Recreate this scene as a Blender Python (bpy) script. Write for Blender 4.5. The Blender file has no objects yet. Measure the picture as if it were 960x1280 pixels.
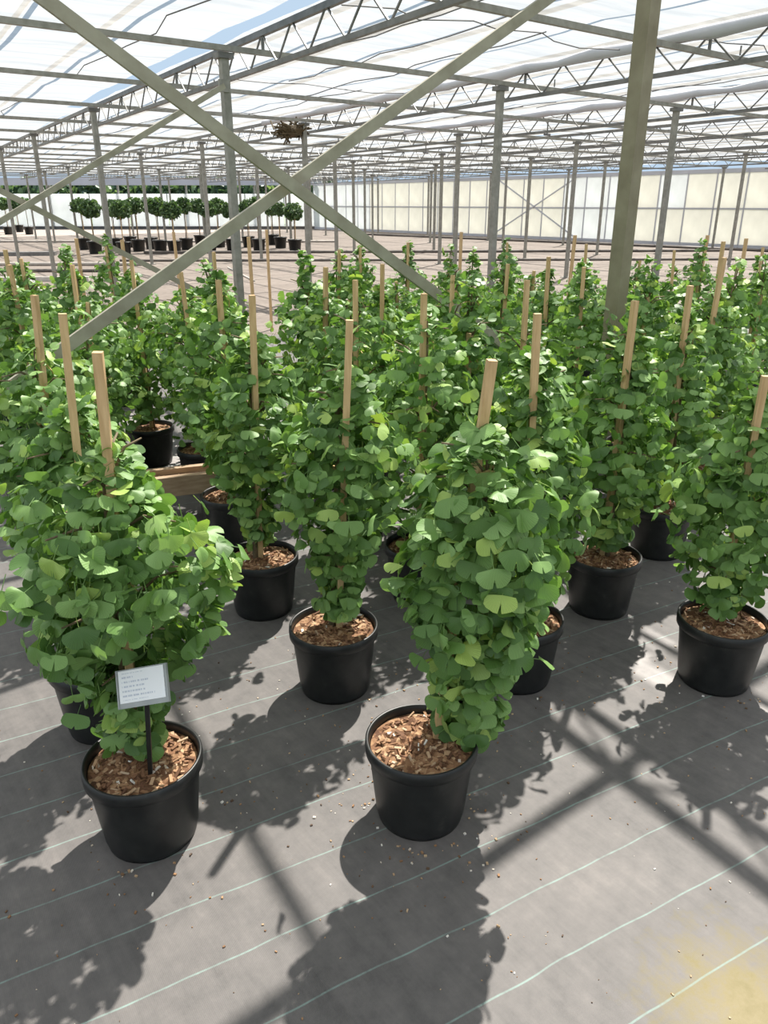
import bpy, math, random
import numpy as np
from mathutils import Matrix, Vector

# ------------------------------------------------------------------ camera
F = 960.0; EYE = 1.6
PITCH = math.atan((640 - 254) / F); AZ = math.radians(-37.4)
scene = bpy.context.scene
COL = scene.collection
cam_d = bpy.data.cameras.new('camera'); cam = bpy.data.objects.new('camera', cam_d); COL.objects.link(cam)
cam_d.sensor_fit = 'VERTICAL'; cam_d.sensor_height = 36; cam_d.lens = F / 1280 * 36
cam_d.clip_end = 500; cam_d.clip_start = 0.05
cam.location = (0, 0, EYE); cam.rotation_euler = (math.pi / 2 - PITCH, 0, AZ)
scene.camera = cam
# ------------------------------------------------------------------ light
SUN = Vector((.61, .36, 1.0)).normalized()
world = bpy.data.worlds.new('sky'); scene.world = world; world.use_nodes = True
bg = world.node_tree.nodes['Background']
bg.inputs['Color'].default_value = (.62, .80, 1.0, 1); bg.inputs['Strength'].default_value = 0.85
sun_d = bpy.data.lights.new('sun', 'SUN'); sun_d.energy = 18.0; sun_d.angle = math.radians(.7); sun_d.color = (1, .95, .87)
sun = bpy.data.objects.new('sun', sun_d); COL.objects.link(sun); sun.location = (6, 5, 14)
sun.rotation_euler = SUN.to_track_quat('Z', 'Y').to_euler()
vs = scene.view_settings
vs.view_transform = 'Standard'; vs.look = 'None'; vs.gamma = 1; vs.use_curve_mapping = False; vs.exposure = 0.05
scene.display_settings.display_device = 'sRGB'

rng = np.random.default_rng(11); random.seed(7)

# ------------------------------------------------------------------ measuring helpers (a point of the place from its height)
_fw = Vector((-math.sin(AZ) * math.cos(PITCH), math.cos(AZ) * math.cos(PITCH), -math.sin(PITCH)))
_rt = Vector((math.cos(AZ), math.sin(AZ), 0)); _up = _rt.cross(_fw)
def at(x, y, z):
    d = _rt * ((x - 480) / F) + _up * ((640 - y) / F) + _fw
    t = (z - EYE) / d.z
    return Vector((0, 0, EYE)) + d * t

# ------------------------------------------------------------------ materials
def mat(name):
    m = bpy.data.materials.new(name); m.use_nodes = True
    nt = m.node_tree; return m, nt, nt.nodes, nt.links, nt.nodes['Principled BSDF']
def node(N, t, **k):
    n = N.new(t)
    for a, v in k.items(): setattr(n, a, v)
    return n
def ramp(N, stops):
    r = N.new('ShaderNodeValToRGB'); e = r.color_ramp.elements
    while len(e) < len(stops): e.new(.5)
    for q, (p, c) in zip(e, stops): q.position = p; q.color = (*c, 1)
    return r
def noise(N, L, vec, scale, detail=4, rough=.55):
    n = N.new('ShaderNodeTexNoise'); n.inputs['Scale'].default_value = scale
    n.inputs['Detail'].default_value = detail; n.inputs['Roughness'].default_value = rough
    if vec is not None: L.new(vec, n.inputs['Vector'])
    return n
def bump(N, L, h, b, strength=.3, dist=.01):
    n = N.new('ShaderNodeBump'); n.inputs['Strength'].default_value = strength; n.inputs['Distance'].default_value = dist
    L.new(h, n.inputs['Height']); L.new(n.outputs[0], b.inputs['Normal'])
def noisy(name, c0, c1, scale=20, rough=.6, metal=0.0, bstr=.2, stretch=None, spec=.5, lo=.3, hi=.7):
    m, nt, N, L, b = mat(name)
    tc = N.new('ShaderNodeTexCoord'); v = tc.outputs['Object']
    if stretch:
        mp = N.new('ShaderNodeMapping'); mp.inputs['Scale'].default_value = stretch; L.new(v, mp.inputs[0]); v = mp.outputs[0]
    n = noise(N, L, v, scale); r = ramp(N, [(lo, c0), (hi, c1)])
    L.new(n.outputs[0], r.inputs[0]); L.new(r.outputs[0], b.inputs['Base Color'])
    b.inputs['Roughness'].default_value = rough; b.inputs['Metallic'].default_value = metal
    b.inputs['Specular IOR Level'].default_value = spec
    if bstr: bump(N, L, n.outputs[0], b, bstr, .004)
    return m

M = {}
M['galv'] = noisy('galvanised_steel', (.22, .215, .19), (.34, .33, .30), 14, .5, .35, .05, spec=.4)
M['brace'] = noisy('weathered_galvanised_steel', (.28, .26, .20), (.40, .38, .305), 9, .55, .25, .05, spec=.4)
M['bigpost'] = noisy('dull_steel_post', (.215, .185, .125), (.31, .28, .20), 7, .55, .2, .08, spec=.4)
M['steel'] = noisy('grey_steel', (.13, .13, .125), (.22, .215, .21), 10, .5, .3, .04)
M['wood'] = noisy('pale_stake_wood', (.50, .32, .15), (.68, .48, .26), 12, .7, 0, .2, (6, 6, .7))
M['oldwood'] = noisy('old_timber', (.30, .20, .12), (.45, .33, .22), 10, .8, 0, .3, (1, 6, 6))
M['bark'] = noisy('ginkgo_bark', (.12, .09, .05), (.24, .18, .10), 30, .8, 0, .3)
M['tie'] = noisy('raffia_tie', (.45, .33, .12), (.62, .48, .22), 60, .8, 0, .3)
M['cable'] = noisy('dark_wire', (.10, .10, .11), (.16, .16, .17), 10, .6, 0, 0)
M['hose'] = noisy('pale_pipe', (.42, .38, .34), (.55, .50, .45), 3, .7, 0, 0)
M['hose_dark'] = noisy('dark_pipe', (.10, .085, .075), (.16, .14, .125), 3, .7, 0, 0)
M['concrete'] = noisy('concrete', (.45, .42, .38), (.62, .59, .54), 8, .85, 0, .2)
M['fascia'] = noisy('lavender_grey_sheet', (.44, .45, .50), (.54, .55, .60), .6, .6, 0, 0)
M['whitesheet'] = noisy('white_wall_sheet', (.82, .82, .82), (.90, .90, .90), .5, .6, 0, 0)
M['white_plastic'] = noisy('clear_white_plastic', (.30, .32, .32), (.38, .40, .40), 20, .3, 0, 0)
M['nest'] = noisy('dry_brown_twigs', (.05, .035, .02), (.14, .10, .05), 40, .9, 0, .5)

# black plastic pots, a little dusty
def pot_material():
    m, nt, N, L, b = mat('black_pot_plastic')
    tc = N.new('ShaderNodeTexCoord'); n = noise(N, L, tc.outputs['Object'], 18, 6, .65)
    r = ramp(N, [(.35, (.010, .011, .011)), (.62, (.020, .021, .020)), (.8, (.055, .052, .046))])
    L.new(n.outputs[0], r.inputs[0]); L.new(r.outputs[0], b.inputs['Base Color'])
    b.inputs['Roughness'].default_value = .42; b.inputs['Specular IOR Level'].default_value = .45
    bump(N, L, n.outputs[0], b, .08, .003); return m
M['pot'] = pot_material()

def mulch_material():
    m, nt, N, L, b = mat('bark_mulch')
    tc = N.new('ShaderNodeTexCoord'); v = tc.outputs['Object']
    vo = N.new('ShaderNodeTexVoronoi'); vo.inputs['Scale'].default_value = 70; L.new(v, vo.inputs['Vector'])
    n = noise(N, L, v, 120, 4, .7)
    sep = N.new('ShaderNodeSeparateColor'); L.new(vo.outputs['Color'], sep.inputs[0])
    r = ramp(N, [(0, (.10, .045, .022)), (.45, (.22, .11, .055)), (.8, (.36, .21, .11)), (1, (.5, .34, .2))])
    L.new(sep.outputs[0], r.inputs[0]); L.new(r.outputs[0], b.inputs['Base Color'])
    b.inputs['Roughness'].default_value = .9; bump(N, L, n.outputs[0], b, .6, .006); return m
M['mulch'] = mulch_material()
def island_ramp(name, stops, rough=.85):
    m, nt, N, L, b = mat(name)
    g = N.new('ShaderNodeNewGeometry'); r = ramp(N, stops); L.new(g.outputs['Random Per Island'], r.inputs[0])
    L.new(r.outputs[0], b.inputs['Base Color']); b.inputs['Roughness'].default_value = rough; return m
M['chips'] = island_ramp('bark_chips', [(0, (.10, .045, .022)), (.35, (.24, .12, .06)), (.7, (.40, .24, .13)), (.93, (.52, .37, .24)), (.97, (.75, .72, .66))])
M['crumbs'] = island_ramp('spilled_crumbs', [(0, (.07, .045, .03)), (.4, (.28, .15, .07)), (.8, (.5, .36, .22)), (1, (.8, .78, .72))])

def leaf_material(name, dark, mid, light, young):
    m, nt, N, L, b = mat(name)
    g = N.new('ShaderNodeNewGeometry'); oi = N.new('ShaderNodeObjectInfo')
    a = node(N, 'ShaderNodeMath', operation='MULTIPLY_ADD'); L.new(oi.outputs['Random'], a.inputs[0]); a.inputs[1].default_value = 7.31
    L.new(g.outputs['Random Per Island'], a.inputs[2])
    fr = node(N, 'ShaderNodeMath', operation='FRACT'); L.new(a.outputs[0], fr.inputs[0])
    r = ramp(N, [(0, dark), (.45, mid), (.86, light), (.95, young)]); L.new(fr.outputs[0], r.inputs[0])
    # fine fan veins in the leaf's own coordinates
    uv = N.new('ShaderNodeUVMap'); uv.uv_map = 'UVMap'
    w = N.new('ShaderNodeTexWave'); w.inputs['Scale'].default_value = 9; w.inputs['Distortion'].default_value = 1.5
    L.new(uv.outputs[0], w.inputs['Vector'])
    hs = N.new('ShaderNodeHueSaturation'); L.new(r.outputs[0], hs.inputs['Color'])
    mr = N.new('ShaderNodeMapRange'); mr.inputs[3].default_value = .88; mr.inputs[4].default_value = 1.1
    L.new(w.outputs[1], mr.inputs[0]); L.new(mr.outputs[0], hs.inputs['Value'])
    L.new(hs.outputs[0], b.inputs['Base Color'])
    b.inputs['Roughness'].default_value = .46; b.inputs['Specular IOR Level'].default_value = .4
    bump(N, L, w.outputs[1], b, .12, .003)
    tr = N.new('ShaderNodeBsdfTranslucent'); mixc = N.new('ShaderNodeMixRGB'); mixc.blend_type = 'MULTIPLY'; mixc.inputs[0].default_value = 1
    L.new(hs.outputs[0], mixc.inputs[1]); mixc.inputs[2].default_value = (1.5, 1.6, .7, 1); L.new(mixc.outputs[0], tr.inputs[0])
    mx = N.new('ShaderNodeMixShader'); mx.inputs[0].default_value = .22
    L.new(b.outputs[0], mx.inputs[1]); L.new(tr.outputs[0], mx.inputs[2])
    L.new(mx.outputs[0], N['Material Output'].inputs['Surface']); return m
M['leaf'] = leaf_material('ginkgo_leaf', (.070, .150, .038), (.140, .265, .066), (.240, .395, .130), (.36, .50, .125))
M['crown'] = leaf_material('clipped_tree_leaf', (.05, .10, .045), (.08, .15, .06), (.12, .20, .085), (.17, .25, .09))
M['hedge'] = leaf_material('far_tree_leaf', (.05, .09, .06), (.08, .13, .08), (.13, .19, .11), (.16, .22, .12))

# roof shading cloth: lets part of the sun straight through, scatters the rest
def cloth_material():
    m, nt, N, L, b = mat('white_shade_cloth'); N.remove(b)
    tc = N.new('ShaderNodeTexCoord')
    mp = N.new('ShaderNodeMapping'); mp.inputs['Scale'].default_value = (.35, 2.6, 1); L.new(tc.outputs['Object'], mp.inputs[0])
    n = noise(N, L, mp.outputs[0], 2.2, 5, .6)
    r = ramp(N, [(.3, (.34, .335, .32)), (.5, (.44, .43, .41)), (.68, (.54, .53, .51))]); L.new(n.outputs[0], r.inputs[0])
    tl = N.new('ShaderNodeBsdfTranslucent'); L.new(r.outputs[0], tl.inputs[0])
    df = N.new('ShaderNodeBsdfDiffuse'); L.new(r.outputs[0], df.inputs[0])
    m1 = N.new('ShaderNodeMixShader'); m1.inputs[0].default_value = .45; L.new(tl.outputs[0], m1.inputs[1]); L.new(df.outputs[0], m1.inputs[2])
    tp = N.new('ShaderNodeBsdfTransparent')
    m2 = N.new('ShaderNodeMixShader'); m2.inputs[0].default_value = .45; L.new(m1.outputs[0], m2.inputs[1]); L.new(tp.outputs[0], m2.inputs[2])
    L.new(m2.outputs[0], N['Material Output'].inputs['Surface']); return m
M['cloth'] = cloth_material()
def panel_material(name, c, t=.55):
    m, nt, N, L, b = mat(name)
    tc = N.new('ShaderNodeTexCoord'); n = noise(N, L, tc.outputs['Object'], 1.3, 3)
    r = ramp(N, [(.3, tuple(x * .88 for x in c)), (.7, c)]); L.new(n.outputs[0], r.inputs[0]); L.new(r.outputs[0], b.inputs['Base Color'])
    b.inputs['Roughness'].default_value = .5
    tl = N.new('ShaderNodeBsdfTranslucent'); L.new(r.outputs[0], tl.inputs[0])
    mx = N.new('ShaderNodeMixShader'); mx.inputs[0].default_value = t; L.new(b.outputs[0], mx.inputs[1]); L.new(tl.outputs[0], mx.inputs[2])
    L.new(mx.outputs[0], N['Material Output'].inputs['Surface']); return m
M['panel'] = panel_material('cream_wall_panel', (.80, .785, .745))
M['panelw'] = panel_material('white_wall_panel', (.80, .81, .82))

# woven ground cover with teal marker threads
WA = math.radians(-9.2)
def fabric_material():
    m, nt, N, L, b = mat('woven_ground_cover')
    tc = N.new('ShaderNodeTexCoord'); v = tc.outputs['Object']
    rot = N.new('ShaderNodeMapping'); rot.inputs['Rotation'].default_value = (0, 0, -WA); L.new(v, rot.inputs[0])
    n0 = noise(N, L, v, 1.7, 6, .6); n1 = noise(N, L, v, 14, 6, .7)
    mp = N.new('ShaderNodeMapping'); mp.inputs['Rotation'].default_value = (0, 0, .25); mp.inputs['Scale'].default_value = (9, .8, 1); L.new(v, mp.inputs[0])
    n2 = noise(N, L, mp.outputs[0], 3.0, 6, .7)
    ad = node(N, 'ShaderNodeMath', operation='ADD'); L.new(n0.outputs[0], ad.inputs[0]); L.new(n1.outputs[0], ad.inputs[1])
    ad2 = node(N, 'ShaderNodeMath', operation='MULTIPLY_ADD'); L.new(n2.outputs[0], ad2.inputs[0]); ad2.inputs[1].default_value = .7; L.new(ad.outputs[0], ad2.inputs[2])
    dv = node(N, 'ShaderNodeMath', operation='MULTIPLY'); L.new(ad2.outputs[0], dv.inputs[0]); dv.inputs[1].default_value = 1 / 2.7
    r = ramp(N, [(.36, (.080, .075, .073)), (.46, (.118, .110, .106)), (.55, (.145, .134, .128)), (.64, (.185, .168, .158))]); L.new(dv.outputs[0], r.inputs[0])
    # moss and dried algae patch
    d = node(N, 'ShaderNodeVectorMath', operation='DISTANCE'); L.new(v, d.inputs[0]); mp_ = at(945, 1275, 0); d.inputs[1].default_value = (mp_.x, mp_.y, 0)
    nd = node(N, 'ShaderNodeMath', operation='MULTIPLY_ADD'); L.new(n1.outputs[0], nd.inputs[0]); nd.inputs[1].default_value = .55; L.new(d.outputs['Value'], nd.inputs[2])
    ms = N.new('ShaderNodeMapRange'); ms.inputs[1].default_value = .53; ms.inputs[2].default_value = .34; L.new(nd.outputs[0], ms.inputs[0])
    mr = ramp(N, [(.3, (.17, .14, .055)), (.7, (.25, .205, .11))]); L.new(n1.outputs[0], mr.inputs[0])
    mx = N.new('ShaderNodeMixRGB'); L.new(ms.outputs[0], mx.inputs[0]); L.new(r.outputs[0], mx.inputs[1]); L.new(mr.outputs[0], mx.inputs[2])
    # threads
    sp = N.new('ShaderNodeSeparateXYZ'); L.new(rot.outputs[0], sp.inputs[0])
    nw = noise(N, L, v, 3.5, 2); wob = node(N, 'ShaderNodeMath', operation='MULTIPLY_ADD'); L.new(nw.outputs[0], wob.inputs[0]); wob.inputs[1].default_value = .022; L.new(sp.outputs['Y'], wob.inputs[2])
    off = node(N, 'ShaderNodeMath', operation='ADD'); L.new(wob.outputs[0], off.inputs[0]); off.inputs[1].default_value = -.903 - .011 + .181 * 100.5
    md = node(N, 'ShaderNodeMath', operation='MODULO'); L.new(off.outputs[0], md.inputs[0]); md.inputs[1].default_value = .181
    sb = node(N, 'ShaderNodeMath', operation='SUBTRACT'); L.new(md.outputs[0], sb.inputs[0]); sb.inputs[1].default_value = .0905
    ab = node(N, 'ShaderNodeMath', operation='ABSOLUTE'); L.new(sb.outputs[0], ab.inputs[0])
    th = N.new('ShaderNodeMapRange'); th.inputs[1].default_value = .0030; th.inputs[2].default_value = .0012; L.new(ab.outputs[0], th.inputs[0])
    tm = node(N, 'ShaderNodeMath', operation='MULTIPLY'); L.new(th.outputs[0], tm.inputs[0])
    tn = N.new('ShaderNodeMapRange'); tn.inputs[1].default_value = .3; tn.inputs[2].default_value = .62; tn.inputs[3].default_value = .15; tn.inputs[4].default_value = .85
    L.new(n1.outputs[0], tn.inputs[0]); L.new(tn.outputs[0], tm.inputs[1])
    mx2 = N.new('ShaderNodeMixRGB'); L.new(tm.outputs[0], mx2.inputs[0]); L.new(mx.outputs[0], mx2.inputs[1]); mx2.inputs[2].default_value = (.22, .31, .28, 1)
    L.new(mx2.outputs[0], b.inputs['Base Color']); b.inputs['Roughness'].default_value = .62; b.inputs['Specular IOR Level'].default_value = .35
    # weave
    wx = N.new('ShaderNodeTexWave'); wx.inputs['Scale'].default_value = 120; L.new(rot.outputs[0], wx.inputs[0])
    ba = node(N, 'ShaderNodeMath', operation='MULTIPLY_ADD'); L.new(wx.outputs[1], ba.inputs[0]); ba.inputs[1].default_value = .15; L.new(n1.outputs[0], ba.inputs[2])
    bump(N, L, ba.outputs[0], b, .25, .004); return m
M['fabric'] = fabric_material()
def sand_material():
    m, nt, N, L, b = mat('brown_sand_floor')
    tc = N.new('ShaderNodeTexCoord'); v = tc.outputs['Object']
    mp = N.new('ShaderNodeMapping'); mp.inputs['Rotation'].default_value = (0, 0, .65); mp.inputs['Scale'].default_value = (.15, 1.2, 1); L.new(v, mp.inputs[0])
    n = noise(N, L, mp.outputs[0], 1.2, 5, .6); n1 = noise(N, L, v, 9, 4)
    ad = node(N, 'ShaderNodeMath', operation='ADD'); L.new(n.outputs[0], ad.inputs[0]); L.new(n1.outputs[0], ad.inputs[1])
    hf = node(N, 'ShaderNodeMath', operation='MULTIPLY'); L.new(ad.outputs[0], hf.inputs[0]); hf.inputs[1].default_value = .5
    r = ramp(N, [(.35, (.13, .104, .086)), (.5, (.185, .15, .126)), (.68, (.245, .206, .176))]); L.new(hf.outputs[0], r.inputs[0])
    L.new(r.outputs[0], b.inputs['Base Color']); b.inputs['Roughness'].default_value = .85; return m
M['sand'] = sand_material()
M['grass'] = noisy('outside_grass', (.06, .10, .03), (.12, .16, .06), .5, .9, 0, 0)
def card_material():
    m, nt, N, L, b = mat('printed_card')
    uv = N.new('ShaderNodeUVMap'); uv.uv_map = 'UVMap'
    sp = N.new('ShaderNodeSeparateXYZ'); L.new(uv.outputs[0], sp.inputs[0])
    # rows of tiny illegible grey print
    ry = node(N, 'ShaderNodeMath', operation='MULTIPLY'); L.new(sp.outputs['Y'], ry.inputs[0]); ry.inputs[1].default_value = 7
    fy = node(N, 'ShaderNodeMath', operation='FRACT'); L.new(ry.outputs[0], fy.inputs[0])
    ly = node(N, 'ShaderNodeMath', operation='COMPARE'); L.new(fy.outputs[0], ly.inputs[0]); ly.inputs[1].default_value = .5; ly.inputs[2].default_value = .19
    fl = node(N, 'ShaderNodeMath', operation='FLOOR'); L.new(ry.outputs[0], fl.inputs[0])
    cm = N.new('ShaderNodeCombineXYZ'); sx = node(N, 'ShaderNodeMath', operation='MULTIPLY'); L.new(sp.outputs['X'], sx.inputs[0]); sx.inputs[1].default_value = 26
    L.new(sx.outputs[0], cm.inputs[0]); L.new(fl.outputs[0], cm.inputs[1])
    n = noise(N, L, cm.outputs[0], 1.0, 2); gt = node(N, 'ShaderNodeMath', operation='GREATER_THAN'); L.new(n.outputs[0], gt.inputs[0]); gt.inputs[1].default_value = .47
    ex = N.new('ShaderNodeCombineXYZ'); L.new(fl.outputs[0], ex.inputs[1]); ne = noise(N, L, ex.outputs[0], 1.7, 0)
    le = node(N, 'ShaderNodeMath', operation='MULTIPLY'); L.new(ne.outputs[0], le.inputs[0]); le.inputs[1].default_value = 1.25
    lt = node(N, 'ShaderNodeMath', operation='LESS_THAN'); L.new(sp.outputs['X'], lt.inputs[0]); L.new(le.outputs[0], lt.inputs[1])
    g0 = node(N, 'ShaderNodeMath', operation='GREATER_THAN'); L.new(sp.outputs['X'], g0.inputs[0]); g0.inputs[1].default_value = .07
    y0 = node(N, 'ShaderNodeMath', operation='COMPARE'); L.new(sp.outputs['Y'], y0.inputs[0]); y0.inputs[1].default_value = .5; y0.inputs[2].default_value = .42
    p = ly
    for q in (gt, lt, g0, y0):
        k = node(N, 'ShaderNodeMath', operation='MULTIPLY'); L.new(p.outputs[0], k.inputs[0]); L.new(q.outputs[0], k.inputs[1]); p = k
    mx = N.new('ShaderNodeMixRGB'); L.new(p.outputs[0], mx.inputs[0]); mx.inputs[1].default_value = (.90, .91, .93, 1); mx.inputs[2].default_value = (.56, .59, .67, 1)
    L.new(mx.outputs[0], b.inputs['Base Color']); b.inputs['Roughness'].default_value = .35; return m
M['card'] = card_material()

# ------------------------------------------------------------------ mesh helpers
class MB:
    def __init__(s): s.v = []; s.f = []
    def quadbox(s, P):
        i = len(s.v); s.v += [tuple(p) for p in P]
        s.f += [(i, i+3, i+2, i+1), (i+4, i+5, i+6, i+7), (i, i+1, i+5, i+4), (i+1, i+2, i+6, i+5), (i+2, i+3, i+7, i+6), (i+3, i, i+4, i+7)]
    def box(s, x0, y0, z0, x1, y1, z1):
        s.quadbox([(x0, y0, z0), (x1, y0, z0), (x1, y1, z0), (x0, y1, z0), (x0, y0, z1), (x1, y0, z1), (x1, y1, z1), (x0, y1, z1)])
    def bar(s, a, b, w, h=None, upv=(0, 0, 1)):
        a = Vector(a); b = Vector(b); h = h or w; d = (b - a).normalized(); u = Vector(upv)
        if abs(d.dot(u)) > .97: u = Vector((0, 1, 0))
        r = d.cross(u).normalized(); u = r.cross(d).normalized(); r *= w / 2; u *= h / 2
        s.quadbox([a - r - u, a + r - u, a + r + u, a - r + u, b - r - u, b + r - u, b + r + u, b - r + u])
    def tube(s, pts, rad, n=6, cap=True):
        pts = [Vector(p) for p in pts]; rad = rad if isinstance(rad, (list, tuple)) else [rad] * len(pts)
        i0 = len(s.v)
        for k, p in enumerate(pts):
            d = (pts[min(k+1, len(pts)-1)] - pts[max(k-1, 0)]).normalized()
            u = Vector((0, 0, 1)) if abs(d.z) < .9 else Vector((1, 0, 0))
            r = d.cross(u).normalized(); u = r.cross(d)
            for j in range(n):
                a = 2 * math.pi * j / n; s.v.append(tuple(p + (r * math.cos(a) + u * math.sin(a)) * rad[k]))
        for k in range(len(pts) - 1):
            for j in range(n):
                a = i0 + k*n + j; b = i0 + k*n + (j+1) % n; s.f.append((a, b, b+n, a+n))
        if cap: s.f.append(tuple(range(i0+n-1, i0-1, -1))); s.f.append(tuple(range(i0+(len(pts)-1)*n, i0+len(pts)*n)))
    def lathe(s, prof, n=40, rfun=None):
        i0 = len(s.v)
        for (r, z) in prof:
            for j in range(n):
                a = 2 * math.pi * j / n; q = r * (rfun(j, z) if rfun else 1); s.v.append((q * math.cos(a), q * math.sin(a), z))
        for k in range(len(prof) - 1):
            for j in range(n):
                a = i0 + k*n + j; b = i0 + k*n + (j+1) % n; s.f.append((a, b, b+n, a+n))
    def mesh(s, name, m, smooth=False):
        me = bpy.data.meshes.new(name); me.from_pydata(s.v, [], s.f); me.materials.append(m)
        if smooth: me.polygons.foreach_set('use_smooth', [True] * len(me.polygons))
        me.update(); return me
def obj(name, me, parent=None, loc=(0, 0, 0), rot=(0, 0, 0)):
    o = bpy.data.objects.new(name, me); COL.objects.link(o); o.location = loc; o.rotation_euler = rot
    if parent: o.parent = parent
    return o
def tag(o, label, cat, group=None):
    o['label'] = label; o['category'] = cat
    if group: o['group'] = group
    return o
def struct(o, label=None):
    o['kind'] = 'structure'
    if label: o['label'] = label
    return o
def empty(name, loc=(0, 0, 0), rot=(0, 0, 0)):
    return obj(name, None, None, loc, rot)

# ------------------------------------------------------------------ floor
b = MB(); b.box(-45, -45, -.3, 75, 110, -.012)
struct(obj('ground_outside', b.mesh('ground_outside', M['grass'])), 'grassy ground outside the greenhouse')
b = MB(); fp = [(-7, -7), (29.9, -7), (29.9, 46.35), (-7, 74.6)]
b.v = [(x, y, z) for z in (-.2, -.004) for x, y in fp]; b.f = [(3, 2, 1, 0), (4, 5, 6, 7)] + [(i, (i+1) % 4, (i+1) % 4 + 4, i + 4) for i in range(4)]
struct(obj('floor', b.mesh('floor', M['sand'])), 'bare brown sandy floor of the greenhouse')
b = MB()
fa = [Vector((-6, -6)), Vector((17, -6)), Vector((17, 6.6)), Vector((9, 8.2)), Vector((3.2, 9.3)), Vector((-6, 11))]
b.v = [(p.x, p.y, 0) for p in fa] + [(p.x, p.y, -.006) for p in fa]; n = len(fa)
b.f = [tuple(range(n))] + [(i, i + n, (i+1) % n + n, (i+1) % n) for i in range(n)]
struct(obj('floor_fabric', b.mesh('floor_fabric', M['fabric'])), 'grey woven ground cover with thin teal marker threads')

# ------------------------------------------------------------------ roof and frame grid
def post_x(k, y): return 3.62 + 3.5 * k + .1 * (y - 7.15)
def truss_x(k, y): return 3.87 + 3.5 * k + .1 * (y - 5.47)
ROWS = [2.65 + 4.85 * j for j in range(-1, 9)]
YMAX = 46; XW = 29.7; ZC = 3.10
ceiling = struct(empty('ceiling'), 'white translucent shade cloth stretched under the greenhouse roof')
ys = [-7 + 2.42 * i for i in range(23)]
def lift(poly):                                            # a sun patch on the floor -> the tear in the cloth above it
    return [(q.x + SUN.x / SUN.z * (ZC - .03), q.y + SUN.y / SUN.z * (ZC - .03)) for q in (at(px, py, 0) for px, py in poly)]
TEARS = [lift(p) for p in ([(786, 777), (800, 783), (840, 802), (832, 814), (785, 792)], [(775, 816), (800, 809), (820, 831), (795, 838)],
                           [(800, 843), (823, 831), (846, 843), (828, 859)], [(938, 872), (975, 892), (995, 925), (950, 908)])]
def inside(x, y, poly):
    c = False; n = len(poly)
    for i in range(n):
        (x0, y0), (x1, y1) = poly[i], poly[i-1]
        if (y0 > y) != (y1 > y) and x < (x1 - x0) * (y - y0) / (y1 - y0) + x0: c = not c
    return c
for k in range(-3, 8):
    for i in range(len(ys) - 1):
        y0, y1 = ys[i], ys[i+1]
        def xl(y): return truss_x(k, y)
        def xr(y): return min(truss_x(k+1, y), XW)
        if xl(y0) > XW - .3 or truss_x(k + 1, y0) < -6: continue
        gr = .22 if (k == -1 and 4.5 < y0 < 14) else 0      # open strip beside the first lattice girder
        torn = any(truss_x(k, y0) - .3 < p[0] < truss_x(k + 1, y0) + .3 and y0 < p[1] < y1 for t in TEARS for p in t)
        nx, ny = (70, 48) if torn else (8, 5)
        bb = MB(); ph = random.random() * 6
        for a in range(ny + 1):
            y = y0 + (y1 - y0) * a / ny
            for c in range(nx + 1):
                x = xl(y) + (xr(y) - gr - xl(y)) * c / nx
                e = math.sin(math.pi * c / nx); w = math.sin(math.pi * a / ny)
                bb.v.append((x, y, ZC - .05 * w * (.4 + .6 * e) + .012 * w * math.sin(18.4 * c / nx + ph + 5 * a / ny)))
        for a in range(ny):
            for c in range(nx):
                q = a * (nx+1) + c; f = (q, q+1, q+nx+2, q+nx+1)
                if torn:
                    cx = sum(bb.v[j][0] for j in f) / 4; cy = sum(bb.v[j][1] for j in f) / 4
                    if any(inside(cx, cy, t) for t in TEARS): continue
                bb.f.append(f)
        obj('cloth_panel', bb.mesh('cloth_panel', M['cloth'], True), ceiling)
# glazing bars of the glass roof above the cloth
gb = MB()
for k in range(-3, 8):
    for q in range(4):
        xa = truss_x(k, -7) + q * .875; xb = truss_x(k, YMAX) + q * .875
        if q == 0 or xa > XW: continue
        t = min(1, (XW - xa) / max(xb - xa, .01)); gb.bar((xa, -7, 3.32), (xa + (xb - xa) * t, -7 + (YMAX + 7) * t, 3.32), .030, .035)
me_bar = None
gbars = []
for k in range(len(gb.f) // 6):
    one = MB(); one.v = gb.v[k*8:k*8+8]; one.f = [tuple(i - k*8 for i in f) for f in gb.f[k*6:k*6+6]]
    obj('glazing_bar', one.mesh('glazing_bar', M['steel']), ceiling)
# slack support wires hanging under the cloth
for k in range(48):
    if k % 3:
        kk = (k % 7) - 1; fr = .2 + .6 * random.random(); ya = 1.5 + random.random() * 16; yb = ya + 2 + 4 * random.random()
        pts = []
        for t in range(9):
            y = ya + (yb - ya) * t / 8; x = truss_x(kk, y) + 3.5 * fr + random.uniform(-.10, .10); pts.append((x, y, ZC - .072 + random.uniform(-.008, .008)))
    else:
        y = 3.5 + random.random() * 14; kk = (k % 5); pts = []
        for t in range(9):
            pts.append((truss_x(kk, y) + .10 + 3.25 * t / 8, y + random.uniform(-.15, .15), ZC - .072 + random.uniform(-.008, .008)))
    w = MB(); w.tube(pts, .006, 4); obj('support_wire', w.mesh('support_wire', M['cable']), ceiling)

# cross beams
for i in range(-2, 18):
    y = 7.1 + 2.5 * i
    if y > YMAX: break
    w = MB(); w.bar((-5.5, y - .1, 2.875), (XW - .1, y + .25, 2.875), .045, .045)
    o = obj('purlin_beam', w.mesh('purlin_beam', M['galv']))
    w = MB()
    for k in range(-2, 8):
        xk = post_x(k, y) + .9
        if -5 < xk < XW - .2: w.bar((xk, y, 2.9), (xk, y, 2.98), .012)
    obj('clip', w.mesh('clip', M['steel']), o)
    tag(o, 'long grey steel roof beam running crosswise above the slim posts', 'beam', 'crosswise roof beams')

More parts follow.
